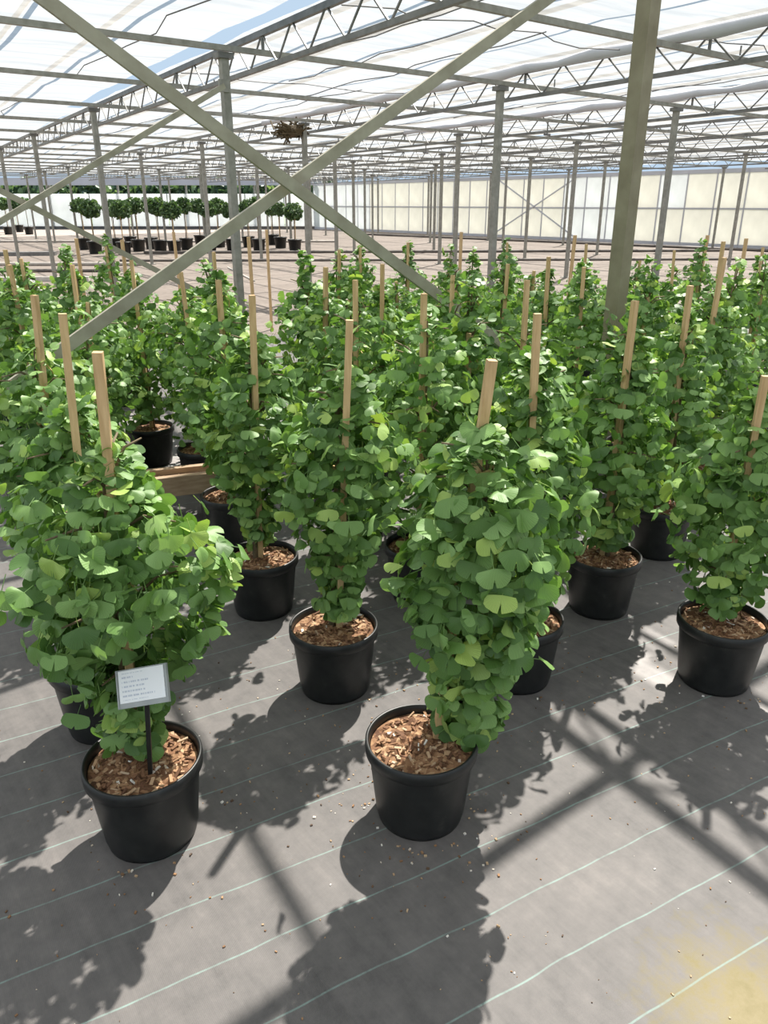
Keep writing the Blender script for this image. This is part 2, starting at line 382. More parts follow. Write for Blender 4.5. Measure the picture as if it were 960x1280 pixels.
# slim posts
BIG = Vector((4.12, 3.02, 0)); BDIR = Vector((-math.cos(math.radians(8)), math.sin(math.radians(8)), 0))
nb = 0
for j, y in enumerate(ROWS):
    for k in range(-2, 8):
        x = post_x(k, y)
        if x > XW - .4 or x < -5: continue
        if j == 1 and k == 0: x, y2 = BIG.x, BIG.y
        else: y2 = y if j != 2 else 7.15
        if j == 3: y2 = 12.2
        if j == 1 and k == -1: x, y2 = (BIG + BDIR * 4.13).x, (BIG + BDIR * 4.13).y      # carries the other ends of the two large braces
        big = (j == 1 and k == 0)
        r = empty('roof_post', (x, y2, 0)); s = .092 if big else .07
        w = MB(); w.box(-s/2, -s/2, 0, s/2, s/2, 2.845); obj('shaft', w.mesh('shaft', M['bigpost'] if big else M['galv']), r)
        w = MB(); w.box(-.09, -.09, -.003, .09, .09, .012); obj('base_plate', w.mesh('base_plate', M['galv']), r)
        w = MB(); w.box(-.075, -.06, 2.80, .075, .06, 2.846); obj('top_bracket', w.mesh('top_bracket', M['steel']), r)
        if big: tag(r, 'thick brown-grey steel post standing among the ginkgos, joined by two large braces', 'post')
        elif j == 2 and k == 0: tag(r, 'slim grey post behind the ginkgos under the girder with the blue sky strip', 'post')
        elif j == 3 and k == 1: tag(r, 'slim grey post with a brown twiggy clump beside its top', 'post')
        else: tag(r, 'slim grey roof post standing in the grid of posts on the open floor', 'post', 'slim roof posts')

# lattice girders: the beams run through the openings of the lattice, a short hanger at every crossing carries the girder
def beam_y(i, x): return 7.1 + 2.5 * i - .1 + .35 * (x + 5.5) / (XW + 5.4)
for k in range(-1, 8):
    r = empty('lattice_girder', (0, 0, 0)); step = .3125
    def gx(y): return truss_x(k, y) - (.75 if k == -1 else 0)
    def cross(i):
        y = 7.1 + 2.5 * i
        for _ in range(4): y = beam_y(i, gx(y))
        return y
    y1 = YMAX
    if truss_x(k, y1) > XW - .2: y1 = min(y1, 5.47 + (XW - .3 - 3.87 - 3.5 * k) / .1)
    if y1 < 4: COL.objects.unlink(r); continue
    y0 = cross(4) - step * 71                               # a top node of the zigzag stands over every beam
    zt, zb = 3.03, 2.76
    w = MB(); w.bar((gx(y0), y0, zt), (gx(y1), y1, zt), .045, .05); obj('top_chord', w.mesh('top_chord', M['steel']), r)
    w = MB(); w.bar((gx(y0), y0, zb), (gx(y1), y1, zb), .04, .04); obj('bottom_chord', w.mesh('bottom_chord', M['steel']), r)
    lat = MB(); ny_ = int((y1 - y0) / step)
    for i in range(ny_):
        ya = y0 + i * step; yb = ya + step; za, zb_ = (zb, zt) if i % 2 == 0 else (zt, zb)
        a = (gx(ya), ya, za); c = (gx(yb), yb, zb_)
        D = math.hypot(a[0], a[1])
        if D < 14 and ya > 2.5 and a[0] > 2:
            w = MB(); w.bar(a, c, .014); obj('web_bar', w.mesh('web_bar', M['steel']), r)
        else: lat.bar(a, c, .014)
    for i in range(-2, 16):
        yc = cross(i)
        if not y0 < yc < y1: continue
        w = MB(); w.bar((gx(yc), yc, 2.895), (gx(yc), yc, 3.01), .022); obj('hanger', w.mesh('hanger', M['steel']), r)
    o = obj('web_lattice', lat.mesh('web_lattice', M['steel']), r); o['kind'] = 'stuff'
    if k == 0:
        tag(r, 'zigzag lattice girder with a strip of open blue sky along its top', 'girder')
    else: tag(r, 'zigzag steel lattice girder close under the white cloth with no sky strip', 'girder', 'lattice girders under the cloth')
    # gathered cloth roll beside some girders
    if k in (1, 2):
        pts = []
        for t in range(25):
            y = 2.5 + 12 * t / 24; pts.append((truss_x(k, y) - .10, y, 3.03 + .012 * math.sin(3 * t)))
        w = MB(); w.tube(pts, [.05 + .015 * math.sin(2.1 * t) for t in range(25)], 8)
        o = obj('gathered_cloth', w.mesh('gathered_cloth', M['fascia'], True), ceiling)

def brace(a, c, w, h, label, m='brace', upv=(0, 0, 1)):
    r = empty('diagonal_brace', a); v = Vector(c) - Vector(a)
    q = MB(); q.bar((0, 0, 0), v, h, w, upv); obj('bar', q.mesh('bar', M[m]), r)
    d = v.normalized(); n_ = Vector((-d.z, 0, d.x))
    q = MB(); q.bar(n_ * (w/2 - .004) + Vector((0, -h, 0)), v + n_ * (w/2 - .004) + Vector((0, -h, 0)), .012, .007, upv)
    for e in (0, 1):
        p = v * e; q = MB(); q.box(p.x - .05, p.y - .012, p.z - .05, p.x + .05, p.y + .012, p.z + .05); obj('end_plate', q.mesh('end_plate', M['galv']), r)
    tag(r, label, 'brace'); return r
def on_brace_plane(px, py):
    d = _rt * ((px - 480) / F) + _up * ((640 - py) / F) + _fw; nrm = Vector((BDIR.y, -BDIR.x, 0))
    t = nrm.dot(BIG) / nrm.dot(d); return Vector((0, 0, EYE)) + d * t
def brace_on(p, q, off, label):
    a, c = on_brace_plane(*p), on_brace_plane(*q); ua = BDIR.dot(a - BIG); uc = BDIR.dot(c - BIG)
    zat = lambda u: a.z + (c.z - a.z) * (u - ua) / (uc - ua)
    e0 = BIG + BDIR * 4.1; e1 = BIG + BDIR * .08; o = Vector((BDIR.y, -BDIR.x, 0)).normalized() * off
    if o.dot(Vector((-1, -1, 0))) * off < 0: o = -o
    brace(e0 + o + Vector((0, 0, zat(4.1))), e1 + o + Vector((0, 0, zat(.08))), .052, .028, label)
brace_on((52, 0), (540, 366), .035, 'large steel brace sloping down in front of its twin towards the thick post')
brace_on((686, 0), (95, 427), -.035, 'large steel brace rising behind its twin towards the top of the thick post')
brace((.12, 7.102, .69), (3.62, 7.102, 2.58), .045, .03, 'thin far brace rising to the post under the sky strip')
brace((.12, 7.198, 2.51), (3.62, 7.198, .60), .045, .03, 'thin far brace falling to the foot of the post under the sky strip')

# little drop nozzles under the far beams
for (px, py) in [(535, 188), (605, 182), (480, 196), (687, 175), (425, 180), (640, 205)]:
    p = at(px, py, 2.66); i_ = round((p.y - 7.1) / 2.5); y_ = 7.1 + 2.5 * i_; p *= y_ / p.y; y_ += -.1 + .35 * (p.x + 5.5) / (XW + 5.4); r = empty('drop_nozzle', (p.x, y_, 2.652))
    w = MB(); w.tube([(0, 0, .2), (0, 0, .02)], .012, 6); obj('tube', w.mesh('tube', M['steel']), r)
    w = MB(); w.tube([(-.07, 0, .01), (.07, 0, .01)], .02, 6); obj('head', w.mesh('head', M['cable']), r)
    tag(r, 'small sprinkler nozzle hanging from a far roof beam', 'sprinkler', 'hanging sprinkler nozzles')
# twiggy clump beside a post top
p = Vector((post_x(1, 12.2), 12.2, 2.735)) - _rt * .20; w = MB()
for i in range(90):
    a = Vector((random.gauss(0, .13), random.gauss(0, .08), random.gauss(0, .05))); d = Vector((random.gauss(0, 1), random.gauss(0, 1), random.gauss(0, .4))).normalized() * .14
    w.bar(a - d, a + d, .02)
w.lathe([(.02, -.11), (.16, -.08), (.22, 0), (.17, .06), (.02, .08)], 12)
tag(obj('nest', w.mesh('nest', M['nest']), None, p), 'dark brown twiggy clump lodged by a post top under the roof', 'nest')

# ------------------------------------------------------------------ walls
wall = struct(empty('wall_right'), 'long wall of cream and white translucent panels')
pw = 1.25; y = -6; i = 0
pm = MB(); pm.box(-.012, 0, 0, .012, pw - .05, 1.26); lo_c = pm.mesh('panel', M['panel']); lo_w = pm.mesh('panel', M['panelw'])
pm = MB(); pm.box(-.012, 0, 0, .012, pw - .05, 1.24); hi_c = pm.mesh('panel', M['panel']); hi_w = pm.mesh('panel', M['panelw'])
mm = MB(); mm.box(-.025, -.025, 0, .025, .025, 2.78); mul = mm.mesh('mullion', M['fascia']); mul2 = mm.mesh('mullion', M['fascia'])
while y < YMAX - .5:
    white = (20.5 < y < 25) or y > 39
    obj('panel', lo_w if white else lo_c, wall, (XW, y + .025, .12)); obj('panel', hi_w if (white or y < 22 and i % 5 == 0) else hi_c, wall, (XW, y + .025, 1.43))
    obj('mullion', mul2, wall, (XW, y, 0)); y += pw; i += 1
obj('mullion', mul, wall, (XW, y, 0))
for z0, z1 in ((0, .12), (1.38, 1.43), (2.67, 2.82)):
    w = MB(); w.box(XW - .025, -6, z0, XW + .025, y, z1); obj('rail', w.mesh('rail', M['fascia']), wall)
# wall bracing
for a, c in (((XW - .05, 24.5, .2), (XW - .05, 29.5, 2.7)), ((XW - .07, 29.5, .2), (XW - .07, 24.5, 2.7))):
    w = MB(); w.bar(a, c, .05); obj('wall_brace', w.mesh('wall_brace', M['fascia']), wall)
# back wall, low and open above
A = Vector((9.5 - 8, 62.1 + 6.1, 0)); Bc = Vector((30.2, 46.2, 0)); d = (Bc - A); Lb = d.length; ang = math.atan2(d.y, d.x)
back = struct(empty('wall_back', A, (0, 0, ang)), 'low white back wall with an open gap above')
npn = 14
for i in range(npn):
    w = MB(); w.box(0, -.03, .12, Lb / npn - .06, .03, 2.18); obj('panel', w.mesh('panel', M['panelw']), back, (Lb / npn * i + .03, 0, 0))
w = MB(); w.box(0, -.08, -.004, Lb, .08, .16); obj('plinth', w.mesh('plinth', M['hose_dark']), back)
w = MB(); w.box(0, -.12, 2.70, Lb, .12, 3.15); obj('fascia', w.mesh('fascia', M['fascia']), back)
for i in range(9):
    w = MB(); w.box(-.06, -.06, 0, .06, .06, 2.75); obj('stanchion', w.mesh('stanchion', M['galv']), back, (Lb / 8 * i, .12, 0))

# ------------------------------------------------------------------ leaves
def leaf_template(seed, ns=14, petiole=True, spread=1.42):
    r = np.random.default_rng(seed); V = [(0, 0, 0)]; U = [(.5, 0)]; Fc = []
    cup = r.uniform(.08, .42); wav = r.uniform(.04, .13); ph = r.uniform(0, 6); notch = r.uniform(.22, .58); fold = r.uniform(-.08, .30); tw = r.uniform(-.2, .2)
    for ring in (.55, 1.0):
        for i in range(ns + 1):
            u = i / ns * 2 - 1; a = u * spread
            if abs(u) > .01: a = math.copysign(.10 + (spread - .10) * (abs(u) - 2 / ns) / (1 - 2 / ns), u) if abs(u) > 1.5 / ns else a
            lobe = 1 - .30 * max(0, abs(a) / spread - .55) ** 2 / .2025
            R = lobe * (1 - (notch if abs(u) < .01 else .03 if abs(u) < 2.1 / ns else 0) * (1 if ring == 1 else .12))
            if ring == 1: R += .025 * math.sin(7 * a + ph)
            x = math.sin(a) * R * ring * 1.06; y = math.cos(a) * R * ring * .95
            rr = R * ring
            z = -cup * rr * rr + wav * rr * math.sin(3.6 * a + ph) + fold * abs(math.sin(a)) * rr + tw * x * y
            V.append((x, y, z)); U.append((.5 + a / spread * .5, rr))
    for i in range(ns):
        Fc.append((0, 2 + i, 1 + i))
        a = 1 + i; c = ns + 2 + i; Fc.append((a, a + 1, c + 1)); Fc.append((a, c + 1, c))
    if petiole:
        k = len(V); pr = .026
        for (yy, zz) in ((.05, 0), (-.75, -.10)):
            for j in range(3):
                an = j * 2.094; V.append((math.cos(an) * pr, yy, zz + math.sin(an) * pr - .02)); U.append((.5, 0))
        for j in range(3):
            q = (j + 1) % 3; Fc.append((k + j, k + q, k + 3 + q)); Fc.append((k + j, k + 3 + q, k + 3 + j))
    return np.array(V), np.array(Fc), np.array(U)
def np_mesh(name, V, Fc, U, m, smooth=True):
    me = bpy.data.meshes.new(name); nv, nf = len(V), len(Fc)
    me.vertices.add(nv); me.vertices.foreach_set('co', V.astype(np.float32).ravel())
    me.loops.add(nf * 3); me.loops.foreach_set('vertex_index', Fc.astype(np.int32).ravel())
    me.polygons.add(nf); me.polygons.foreach_set('loop_start', np.arange(0, nf * 3, 3, dtype=np.int32))
    me.polygons.foreach_set('use_smooth', np.ones(nf, dtype=bool))
    uv = me.uv_layers.new(name='UVMap'); uv.data.foreach_set('uv', U[Fc.ravel()].astype(np.float32).ravel())
    me.materials.append(m); me.update(); me.validate(); return me
NV = 12
HI = [leaf_template(100 + i, 14) for i in range(NV)]
LO = [leaf_template(100 + i, 8) for i in range(NV)]
leaf_me = [np_mesh('leaf', *t, M['leaf']) for t in HI]
def joined(name, mats, var, T, m):
    VV, FF, UU = [], [], []; off = 0
    for k in range(len(T)):
        ix = np.where(var == k)[0]
        if not len(ix): continue
        V, Fc, U = T[k]; A = mats[ix]
        P = np.einsum('nij,vj->nvi', A[:, :3, :3], V) + A[:, None, :3, 3]
        n = len(ix); VV.append(P.reshape(-1, 3)); FF.append((Fc[None] + (np.arange(n) * len(V))[:, None, None] + off).reshape(-1, 3)); UU.append(np.tile(U, (n, 1))); off += n * len(V)
    return np_mesh(name, np.concatenate(VV), np.concatenate(FF), np.concatenate(UU), m)
def frames(pos, ydir, nrm, size):
    y = ydir / np.linalg.norm(ydir, axis=1)[:, None]
    z = nrm - (nrm * y).sum(1)[:, None] * y; z /= np.linalg.norm(z, axis=1)[:, None]
    x = np.cross(y, z); A = np.zeros((len(pos), 4, 4)); s = size[:, None]
    A[:, :3, 0] = x * s; A[:, :3, 1] = y * s; A[:, :3, 2] = z * s; A[:, :3, 3] = pos; A[:, 3, 3] = 1
    return A

POT_H, POT_R, SOIL = .25, .153, .226
def foliage(seed, prof, n, size, axis):
    """leaf frames of one ginkgo: prof = [(z, radius)], axis(z) -> stem offset"""
    r = np.random.default_rng(seed)
    zs = np.array([p[0] for p in prof]); rs = np.array([p[1] for p in prof])
    zg = np.linspace(zs[0], zs[-1], 80); w = np.interp(zg, zs, rs) + .03; z = r.choice(zg, n, p=w / w.sum()) + r.uniform(-.01, .01, n)
    th = r.uniform(0, 2 * math.pi, n); R = np.interp(z, zs, rs)
    a1, a2, a3 = r.uniform(0, 6, 3)
    lump = 1 + .13 * np.sin(3 * th + 9 * z + a1) + .12 * np.sin(5 * th - 14 * z + a2) + .08 * np.sin(2 * th + 23 * z + a3)
    q = .25 + .75 * np.sqrt(r.uniform(0, 1, n)); stray = r.uniform(0, 1, n) < .10; q = np.where(stray, q * r.uniform(1.05, 1.35, n), q)
    rr = np.maximum(R * lump * q - .02, .008)
    ax = np.array([axis(v) for v in z])
    o = np.stack([np.cos(th), np.sin(th), np.zeros(n)], 1)
    pos = np.stack([ax[:, 0], ax[:, 1], z], 1) + o * rr[:, None]
    hfrac = (z - zs[0]) / (zs[-1] - zs[0])
    phi = r.normal(.98 - .55 * hfrac ** 2, .52, n)
    phi = np.where(hfrac > .9, phi - .5, phi)
    yaw = r.normal(0, .55, n); cy, sy = np.cos(yaw), np.sin(yaw)
    oy = np.stack([o[:, 0] * cy - o[:, 1] * sy, o[:, 0] * sy + o[:, 1] * cy, o[:, 2]], 1)
    yd = oy * np.cos(phi)[:, None]; yd[:, 2] -= np.sin(phi)
    nr = oy * np.sin(phi)[:, None]; nr[:, 2] += np.cos(phi); nr += r.normal(0, .42, (n, 3))
    sz = size * r.choice([.55, .75, .9, 1.0, 1.12], n) * r.uniform(.9, 1.1, n) * np.where(hfrac > .85, .85, 1)
    return frames(pos, yd, nr, sz), r.integers(0, NV, n), q, o, z

# shared pot pieces
b = MB()
ribs = lambda j, z: 1 + (.006 if (j % 6) < 3 and .02 < z < .19 else 0)
b.lathe([(.02, .004), (.112, .004), (.118, .0), (.121, .012), (.124, .03), (.140, .185), (.143, .20), (.1435, .215)], 72, ribs)
pot_me = b.mesh('pot', M['pot'], True)
b = MB(); b.lathe([(.1415, .212), (.149, .213), (.1535, .216), (.1545, .235), (.1535, .249), (.149, .252), (.1445, .249), (.142, .235), (.138, .19), (.136, .17)], 72)
rim_me = b.mesh('rim', M['pot'], True)
def mulch_mesh(seed):
    r = np.random.default_rng(seed); bb = MB(); nr, na = 9, 36; bb.v.append((0, 0, SOIL + .012))
    for i in range(1, nr + 1):
        for j in range(na):
            a = 2 * math.pi * j / na; rad = .1395 * i / nr; bb.v.append((rad * math.cos(a), rad * math.sin(a), SOIL + (.010 * (1 - i / nr) + r.uniform(-.006, .007)) * (1 if i < nr else .2)))
    for j in range(na): bb.f.append((0, 1 + j, 1 + (j+1) % na))
    for i in range(nr - 1):
        for j in range(na):
            a = 1 + i*na + j; c = 1 + i*na + (j+1) % na; bb.f.append((a, a+na, c+na, c))
    return bb.mesh('mulch', M['mulch'])
def chips_mesh(seed, n=170):
    r = random.Random(seed); bb = MB()
    for i in range(n):
        rad = .128 * math.sqrt(r.random()); a = r.random() * 6.283; c = Vector((rad * math.cos(a), rad * math.sin(a), SOIL + .008 * (1 - rad/.14) + r.uniform(.002, .008)))
        d = Vector((r.gauss(0, 1), r.gauss(0, 1), r.gauss(0, .35))).normalized() * r.uniform(.004, .015)
        bb.bar(c - d, c + d, r.uniform(.003, .009), r.uniform(.002, .004))
    o = bb.mesh('bark_chips', M['chips']); return o
mulch_me = [mulch_mesh(s) for s in range(3)]; chips_me = [chips_mesh(s) for s in range(3)]

toCam_cache = {}
def ginkgo(loc, top, label, group=None, prof=None, n=560, size=.050, objs=300, seed=0, lean=(0, 0), hi=True, fol_top=None, foot=None, clear=False, thick=.021, back=0.0):
    """loc: pot centre on the floor; top: stake tip (x, y, z)"""
    rr = random.Random(seed * 31 + 5)
    x, y = loc; root = empty('potted_ginkgo', (x, y, 0)); rz = rr.random() * 6.28
    pot = obj('pot', pot_me, root, (0, 0, 0), (0, 0, rz)); obj('rim', rim_me, pot)
    obj('mulch', mulch_me[seed % 3], root, (0, 0, 0), (0, 0, rz * 2))
    if hi:
        ch = obj('bark_chips', chips_me[seed % 3], root, (0, 0, 0), (0, 0, rz * 3)); ch['kind'] = 'stuff'
    tx, ty, tz = top[0] - x, top[1] - y, top[2]
    fx, fy = foot if foot else (rr.uniform(-.015, .015), rr.uniform(-.015, .015))
    tx = max(-.2, min(.2, tx)); ty = max(-.2, min(.2, ty))
    bl = math.hypot(x, y); bx, by = x / bl * back, y / bl * back
    def axis(z):
        t = (z - .2) / (tz - .2); k = min(1, max(0, t * 1.5)); return (fx + (tx - fx) * t + lean[0] * (1 - t) + bx * k, fy + (ty - fy) * t + lean[1] * (1 - t) + by * k)
    w = MB(); w.bar((fx, fy, .07), (tx, ty, tz), thick, thick, (math.sin(rz), math.cos(rz), 0)); obj('stake', w.mesh('stake', M['wood']), root)
    ztop = prof[-1][0]
    # stem and branches
    off = Vector((.022 * math.cos(rz), .022 * math.sin(rz), 0)); pts = []
    for i in range(9):
        z = .20 + (ztop - .24) * i / 8; a = axis(z); pts.append(Vector((a[0], a[1], z)) + off * (1 if i % 2 else .8))
    w = MB(); w.tube(pts, [.012 - .0010 * i for i in range(9)], 6); 
    zs = [p[0] for p in prof]; rs = [p[1] for p in prof]; br = []
    for i in range(14 if hi else 8):
        z = zs[0] + (ztop - zs[0]) * (.05 + .88 * rr.random()); a = axis(z); th = rr.random() * 6.28; R = float(np.interp(z, zs, rs)) * .75
        p0 = Vector((a[0], a[1], z)); p2 = p0 + Vector((math.cos(th) * R, math.sin(th) * R, .04 + .06 * rr.random())); p1 = (p0 + p2) / 2 + Vector((0, 0, .03))
        br.append([p0, p1, p2])
    if hi:
        st = obj('stem', w.mesh('stem', M['bark'], True), root)
        for q in br:
            w = MB(); w.tube(q, [.005, .004, .0022], 5); obj('branch', w.mesh('branch', M['bark'], True), st)
    else:
        for q in br: w.tube(q, [.005, .004, .0022], 4)
        obj('stem', w.mesh('stem', M['bark'], True), root)
    if hi:
        for zt in (ztop - .10, ztop - .33):
            a = axis(zt); w = MB(); pp = [(a[0] + off.x * .5 + .022 * math.cos(t * .7), a[1] + off.y * .5 + .022 * math.sin(t * .7), zt + .004 * math.sin(t * 2.3)) for t in range(10)]
            w.tube(pp, .004, 5); pp = [(a[0] + .02, a[1] - .01, zt), (a[0] + .035, a[1] - .025, zt - .03), (a[0] + .03, a[1] - .03, zt - .06)]; w.tube(pp, .003, 4)
            obj('tie', w.mesh('tie', M['tie'], True), root)
    A, var, q, o, z = foliage(seed + 900, prof, n, size, axis)
    tc = np.array([-x, -y, 0.0]); tc /= np.linalg.norm(tc)
    if clear:                                              # leaves trimmed away in front of the label sign
        side = np.array([-tc[1], tc[0], 0.0]); c_ = A[:, :3, 3] + A[:, :3, 1] * .5
        keep = ~((np.maximum(c_ @ tc, (c_ + A[:, :3, 1] * .5) @ tc) > .062) & (np.abs(c_ @ side) < .125) & (c_[:, 2] - np.abs(A[:, 2, 1]) * .5 < .68)); keep &= ~((c_[:, 2] < .42) & (c_ @ tc > -.02) & (np.abs(c_ @ side) > .09))
        A, var, q, o, z = A[keep], var[keep], q[keep], o[keep], z[keep]; n = len(A)
    score = q + .38 * (o @ tc) + .25 * (z - zs[0]) / (ztop - zs[0])
    order = np.argsort(-score); k = min(objs, n); sel = order[:k]; rest = order[k:]
    for i in sel:
        l = bpy.data.objects.new('leaf', leaf_me[var[i]]); COL.objects.link(l); l.parent = root; l.matrix_local = Matrix(A[i].tolist())
    if len(rest):
        f = obj('foliage', joined('foliage', A[rest], var[rest], HI if hi else LO, M['leaf']), root); f['kind'] = 'stuff'
    tag(root, label, 'plant', group); return root

BUSHY = [(.29, .08), (.38, .10), (.48, .15), (.58, .21), (.69, .25), (.80, .245), (.90, .19), (.99, .12), (1.07, .05)]
COLUMN = [(.25, .09), (.36, .10), (.50, .13), (.64, .18), (.80, .205), (.92, .19), (1.02, .14), (1.12, .06)]
TOPPY = [(.31, .07), (.40, .09), (.52, .13), (.66, .20), (.80, .235), (.92, .20), (1.02, .13), (1.12, .05)]
EVEN = [(.31, .09), (.42, .15), (.56, .20), (.70, .215), (.84, .20), (.96, .15), (1.06, .10), (1.15, .05)]
def vary(p, seed, sr=1, dz=0, lead=0):
    r = random.Random(seed); k = r.uniform(.9, 1.1) * sr; t = r.uniform(-.03, .05) + dz
    q = [(z if i < 2 else z + t * (z - .3), rad * k * r.uniform(.92, 1.08) * (1.3 if i < 3 else 1)) for i, (z, rad) in enumerate(p)]
    if lead: q += [(q[-1][0] + lead * .6, .055), (q[-1][0] + lead, .03)]
    return q

G = 'ginkgos in the packed block'
T = lambda px, py, z: tuple(at(px, py, z))
placed = []
def add(loc, top, label, **k):
    placed.append(loc); return ginkgo(loc, top, label, seed=len(placed), **k)
def P(px, py): v = at(px, py, .25); return (v.x, v.y)
def S(px, py, loc):                                        # stake tip as upright over its pot as the sight line allows
    d = _rt * ((px - 480) / F) + _up * ((640 - py) / F) + _fw
    t = (d.x * loc[0] + d.y * loc[1]) / (d.x * d.x + d.y * d.y); return tuple(Vector((0, 0, EYE)) + d * t)
def addp(pot, tip, label, **k):
    loc = P(*pot); return add(loc, S(*tip, loc), label, **k)
addp((178, 945), (122, 440), 'broad bushy ginkgo in a black pot with a white label sign in its mulch', prof=BUSHY, n=1100, size=.044, back=.02, foot=(.0, .05), clear=True)
addp((527, 922), (615, 450), 'ginkgo with leaves spilling low over one side of its pot rim', prof=COLUMN, n=1150, size=.045, back=-.01, lean=(.085, -.045), foot=(.045, .01))
addp((417, 780), (437, 400), 'ginkgo with a bare lower stake above clean mulch between the two frontmost pots', prof=TOPPY, n=828, size=0.0435, back=0.1)
addp((650, 770), (672, 392), 'ginkgo whose pot stands half hidden right behind the spilling ginkgo', prof=EVEN, n=895, size=0.0435, back=0.09)
addp((905, 772), (957, 470), 'short-staked ginkgo with its stake showing between low leaves beside the bright sun patches', prof=[(z * .88 + .02, r * 1.02) for z, r in EVEN], n=803, size=0.0435, back=0.07, foot=(.02, .03))
addp((755, 692), (794, 376), 'ginkgo in a fully visible black pot behind the bright sun patches', prof=EVEN, n=803, size=0.0435, back=0.09)
addp((828, 630), (863, 357), 'ginkgo in a narrow-looking pot squeezed behind the one at the sun patches', prof=vary(EVEN, 3), n=702, size=0.0435, back=0.08)
addp((326, 693), (315, 369), 'ginkgo with a tall pale stake and a deep black pot beside the clean-mulch ginkgo', prof=TOPPY, n=835, size=0.0435, back=0.11)
addp((122, 822), (78, 392), 'tall-staked ginkgo directly behind the labelled one, dark pot peeking out', prof=vary(BUSHY, 4, .95, .02), n=868, size=0.0435, back=0.09)
addp((72, 690), (43, 369), 'ginkgo with a pale stake, third in line behind the labelled one', prof=vary(BUSHY, 5, 1.05, .03), n=814, size=0.0435, back=0.08)
addp((860, 578), (905, 322), 'ginkgo whose dark mulch shows under its leaves behind the narrow-looking pot', prof=vary(EVEN, 6), n=677, size=0.0435, back=0.08)
add((2.33, 2.42), (2.33, 2.44, 1.08), 'slim ginkgo hiding the lower end of the large front brace', prof=vary(EVEN, 77, .9, .08, .1), n=640, size=.041, thick=.02)
near = [((530, 367), 1.28, 300), ((444, 350), 1.28, 260), ((659, 350), 1.28, 260), ((566, 344), 1.28, 240), ((273, 350), 1.28, 240), ((226, 340), 1.28, 220),
        ((730, 334), 1.28, 220), ((407, 334), 1.28, 200), ((478, 330), 1.28, 200), ((635, 330), 1.28, 200), ((781, 325), 1.28, 200), ((686, 321), 1.28, 180), ((12, 331), 1.28, 180), ((164, 325), 1.28, 160), ((90, 331), 1.28, 160)]
LB = 'ginkgo in the packed block with its pale stake standing clear above the leaves'
LC = 'ginkgo in the packed block whose leafy tip reaches as high as its stake'
for i, ((px, py), z, k) in enumerate(near):
    if (px, py) in ((781, 325), (226, 340)): z = 1.25
    t = T(px, py, z); loc = (t[0] + random.uniform(-.03, .03), t[1] + random.uniform(-.03, .03))
    add(loc, t, LB, group=G, prof=vary([EVEN, TOPPY, BUSHY][i % 3], i + 20, 1.12, .05, [0, .1, 0, .07, .12][i % 5]), n=740, size=.041, objs=300 if i < 9 else 220, hi=i < 5, thick=.02, back=.05 + .05 * (i % 3) / 2)
far = [(759, 317), (843, 313), (915, 314), (812, 313), (954, 309), (26, 323), (132, 308), (267, 315), (424, 312), (450, 309), (510, 303), (555, 303), (634, 303), (733, 305), (380, 312)]
for i, (px, py) in enumerate(far):
    t = T(px, py, 1.28); loc = (t[0] + random.uniform(-.05, .05), t[1] + random.uniform(-.05, .05))
    if min(math.hypot(loc[0] - p[0], loc[1] - p[1]) for p in placed) < .36: continue
    add(loc, t, LB, group=G, prof=vary([EVEN, BUSHY, TOPPY][i % 3], i + 50, 1.15, .06, [.12, .05, .15, 0][i % 4]), n=680, size=.040, objs=150, hi=False, thick=.019, back=.05)
# fill the block between them
r0 = random.Random(3); cand = []
for a in range(0, 16):
    for c in range(0, 14):
        u = .9 + .68 * a + (.34 if c % 2 else 0); v = 2.3 + .58 * c
        cand.append((u + r0.uniform(-.06, .06), v + .18 * (u - 1) * .3 + r0.uniform(-.06, .06)))
nf = 0
for (u, v) in cand:
    if min(math.hypot(u - p[0], v - p[1]) for p in placed) < .50: continue
    Dp = u * .607 + v * .794; lat = u * .794 - v * .607; sx = 480 + 1035 * lat / Dp
    lim = 6.0 + .9 * math.sin(lat * 1.3)
    if not (-60 < sx < 1010) or Dp > lim + 1.2 * max(0, lat) * .5 or Dp < 3.2: continue
    if v < 1.9 + .0 * u or (u > 4.4 and v < 2.3): continue
    if abs(u - 1.40) < .40 and -.42 < v - 3.62 < .32: continue
    if math.hypot(u - 4.12, v - 3.02) < .22: continue
    nf += 1
    if abs(u - 1.2) < .35 and 3.9 < v < 4.25: u, v = u + .06, v + .16      # behind the timber tray
    add((u, v), (u + r0.uniform(-.06, .06), v + r0.uniform(-.06, .06), r0.uniform(1.06, 1.16)), LC, group=G + ', stake hidden', prof=vary([EVEN, BUSHY, TOPPY][nf % 3], nf + 80, 1.15, .05, [.1, 0, .15][nf % 3]), n=680, size=.040, objs=120, hi=False, thick=.019)
add((3.95, 2.67), (3.97, 2.70, 1.10), LC, group=G + ', stake hidden', prof=vary(EVEN, 91, 1.1, .06, .12), n=680, size=.040, objs=150, hi=False, thick=.019)
near_to = {(BIG.x, BIG.y): 'ginkgo standing closest to the thick brown-grey post', (1.40, 3.62): 'ginkgo standing closest to the low timber tray'}
for (ux, uy), lab in near_to.items():
    o = min((o for o in COL.objects if o.name.startswith('potted_ginkgo') and o.get('label') in (LB, LC)), key=lambda o: math.hypot(o.location.x - ux, o.location.y - uy))
    o['label'] = lab; del o['group']
print('plants', len(placed), 'fill', nf)

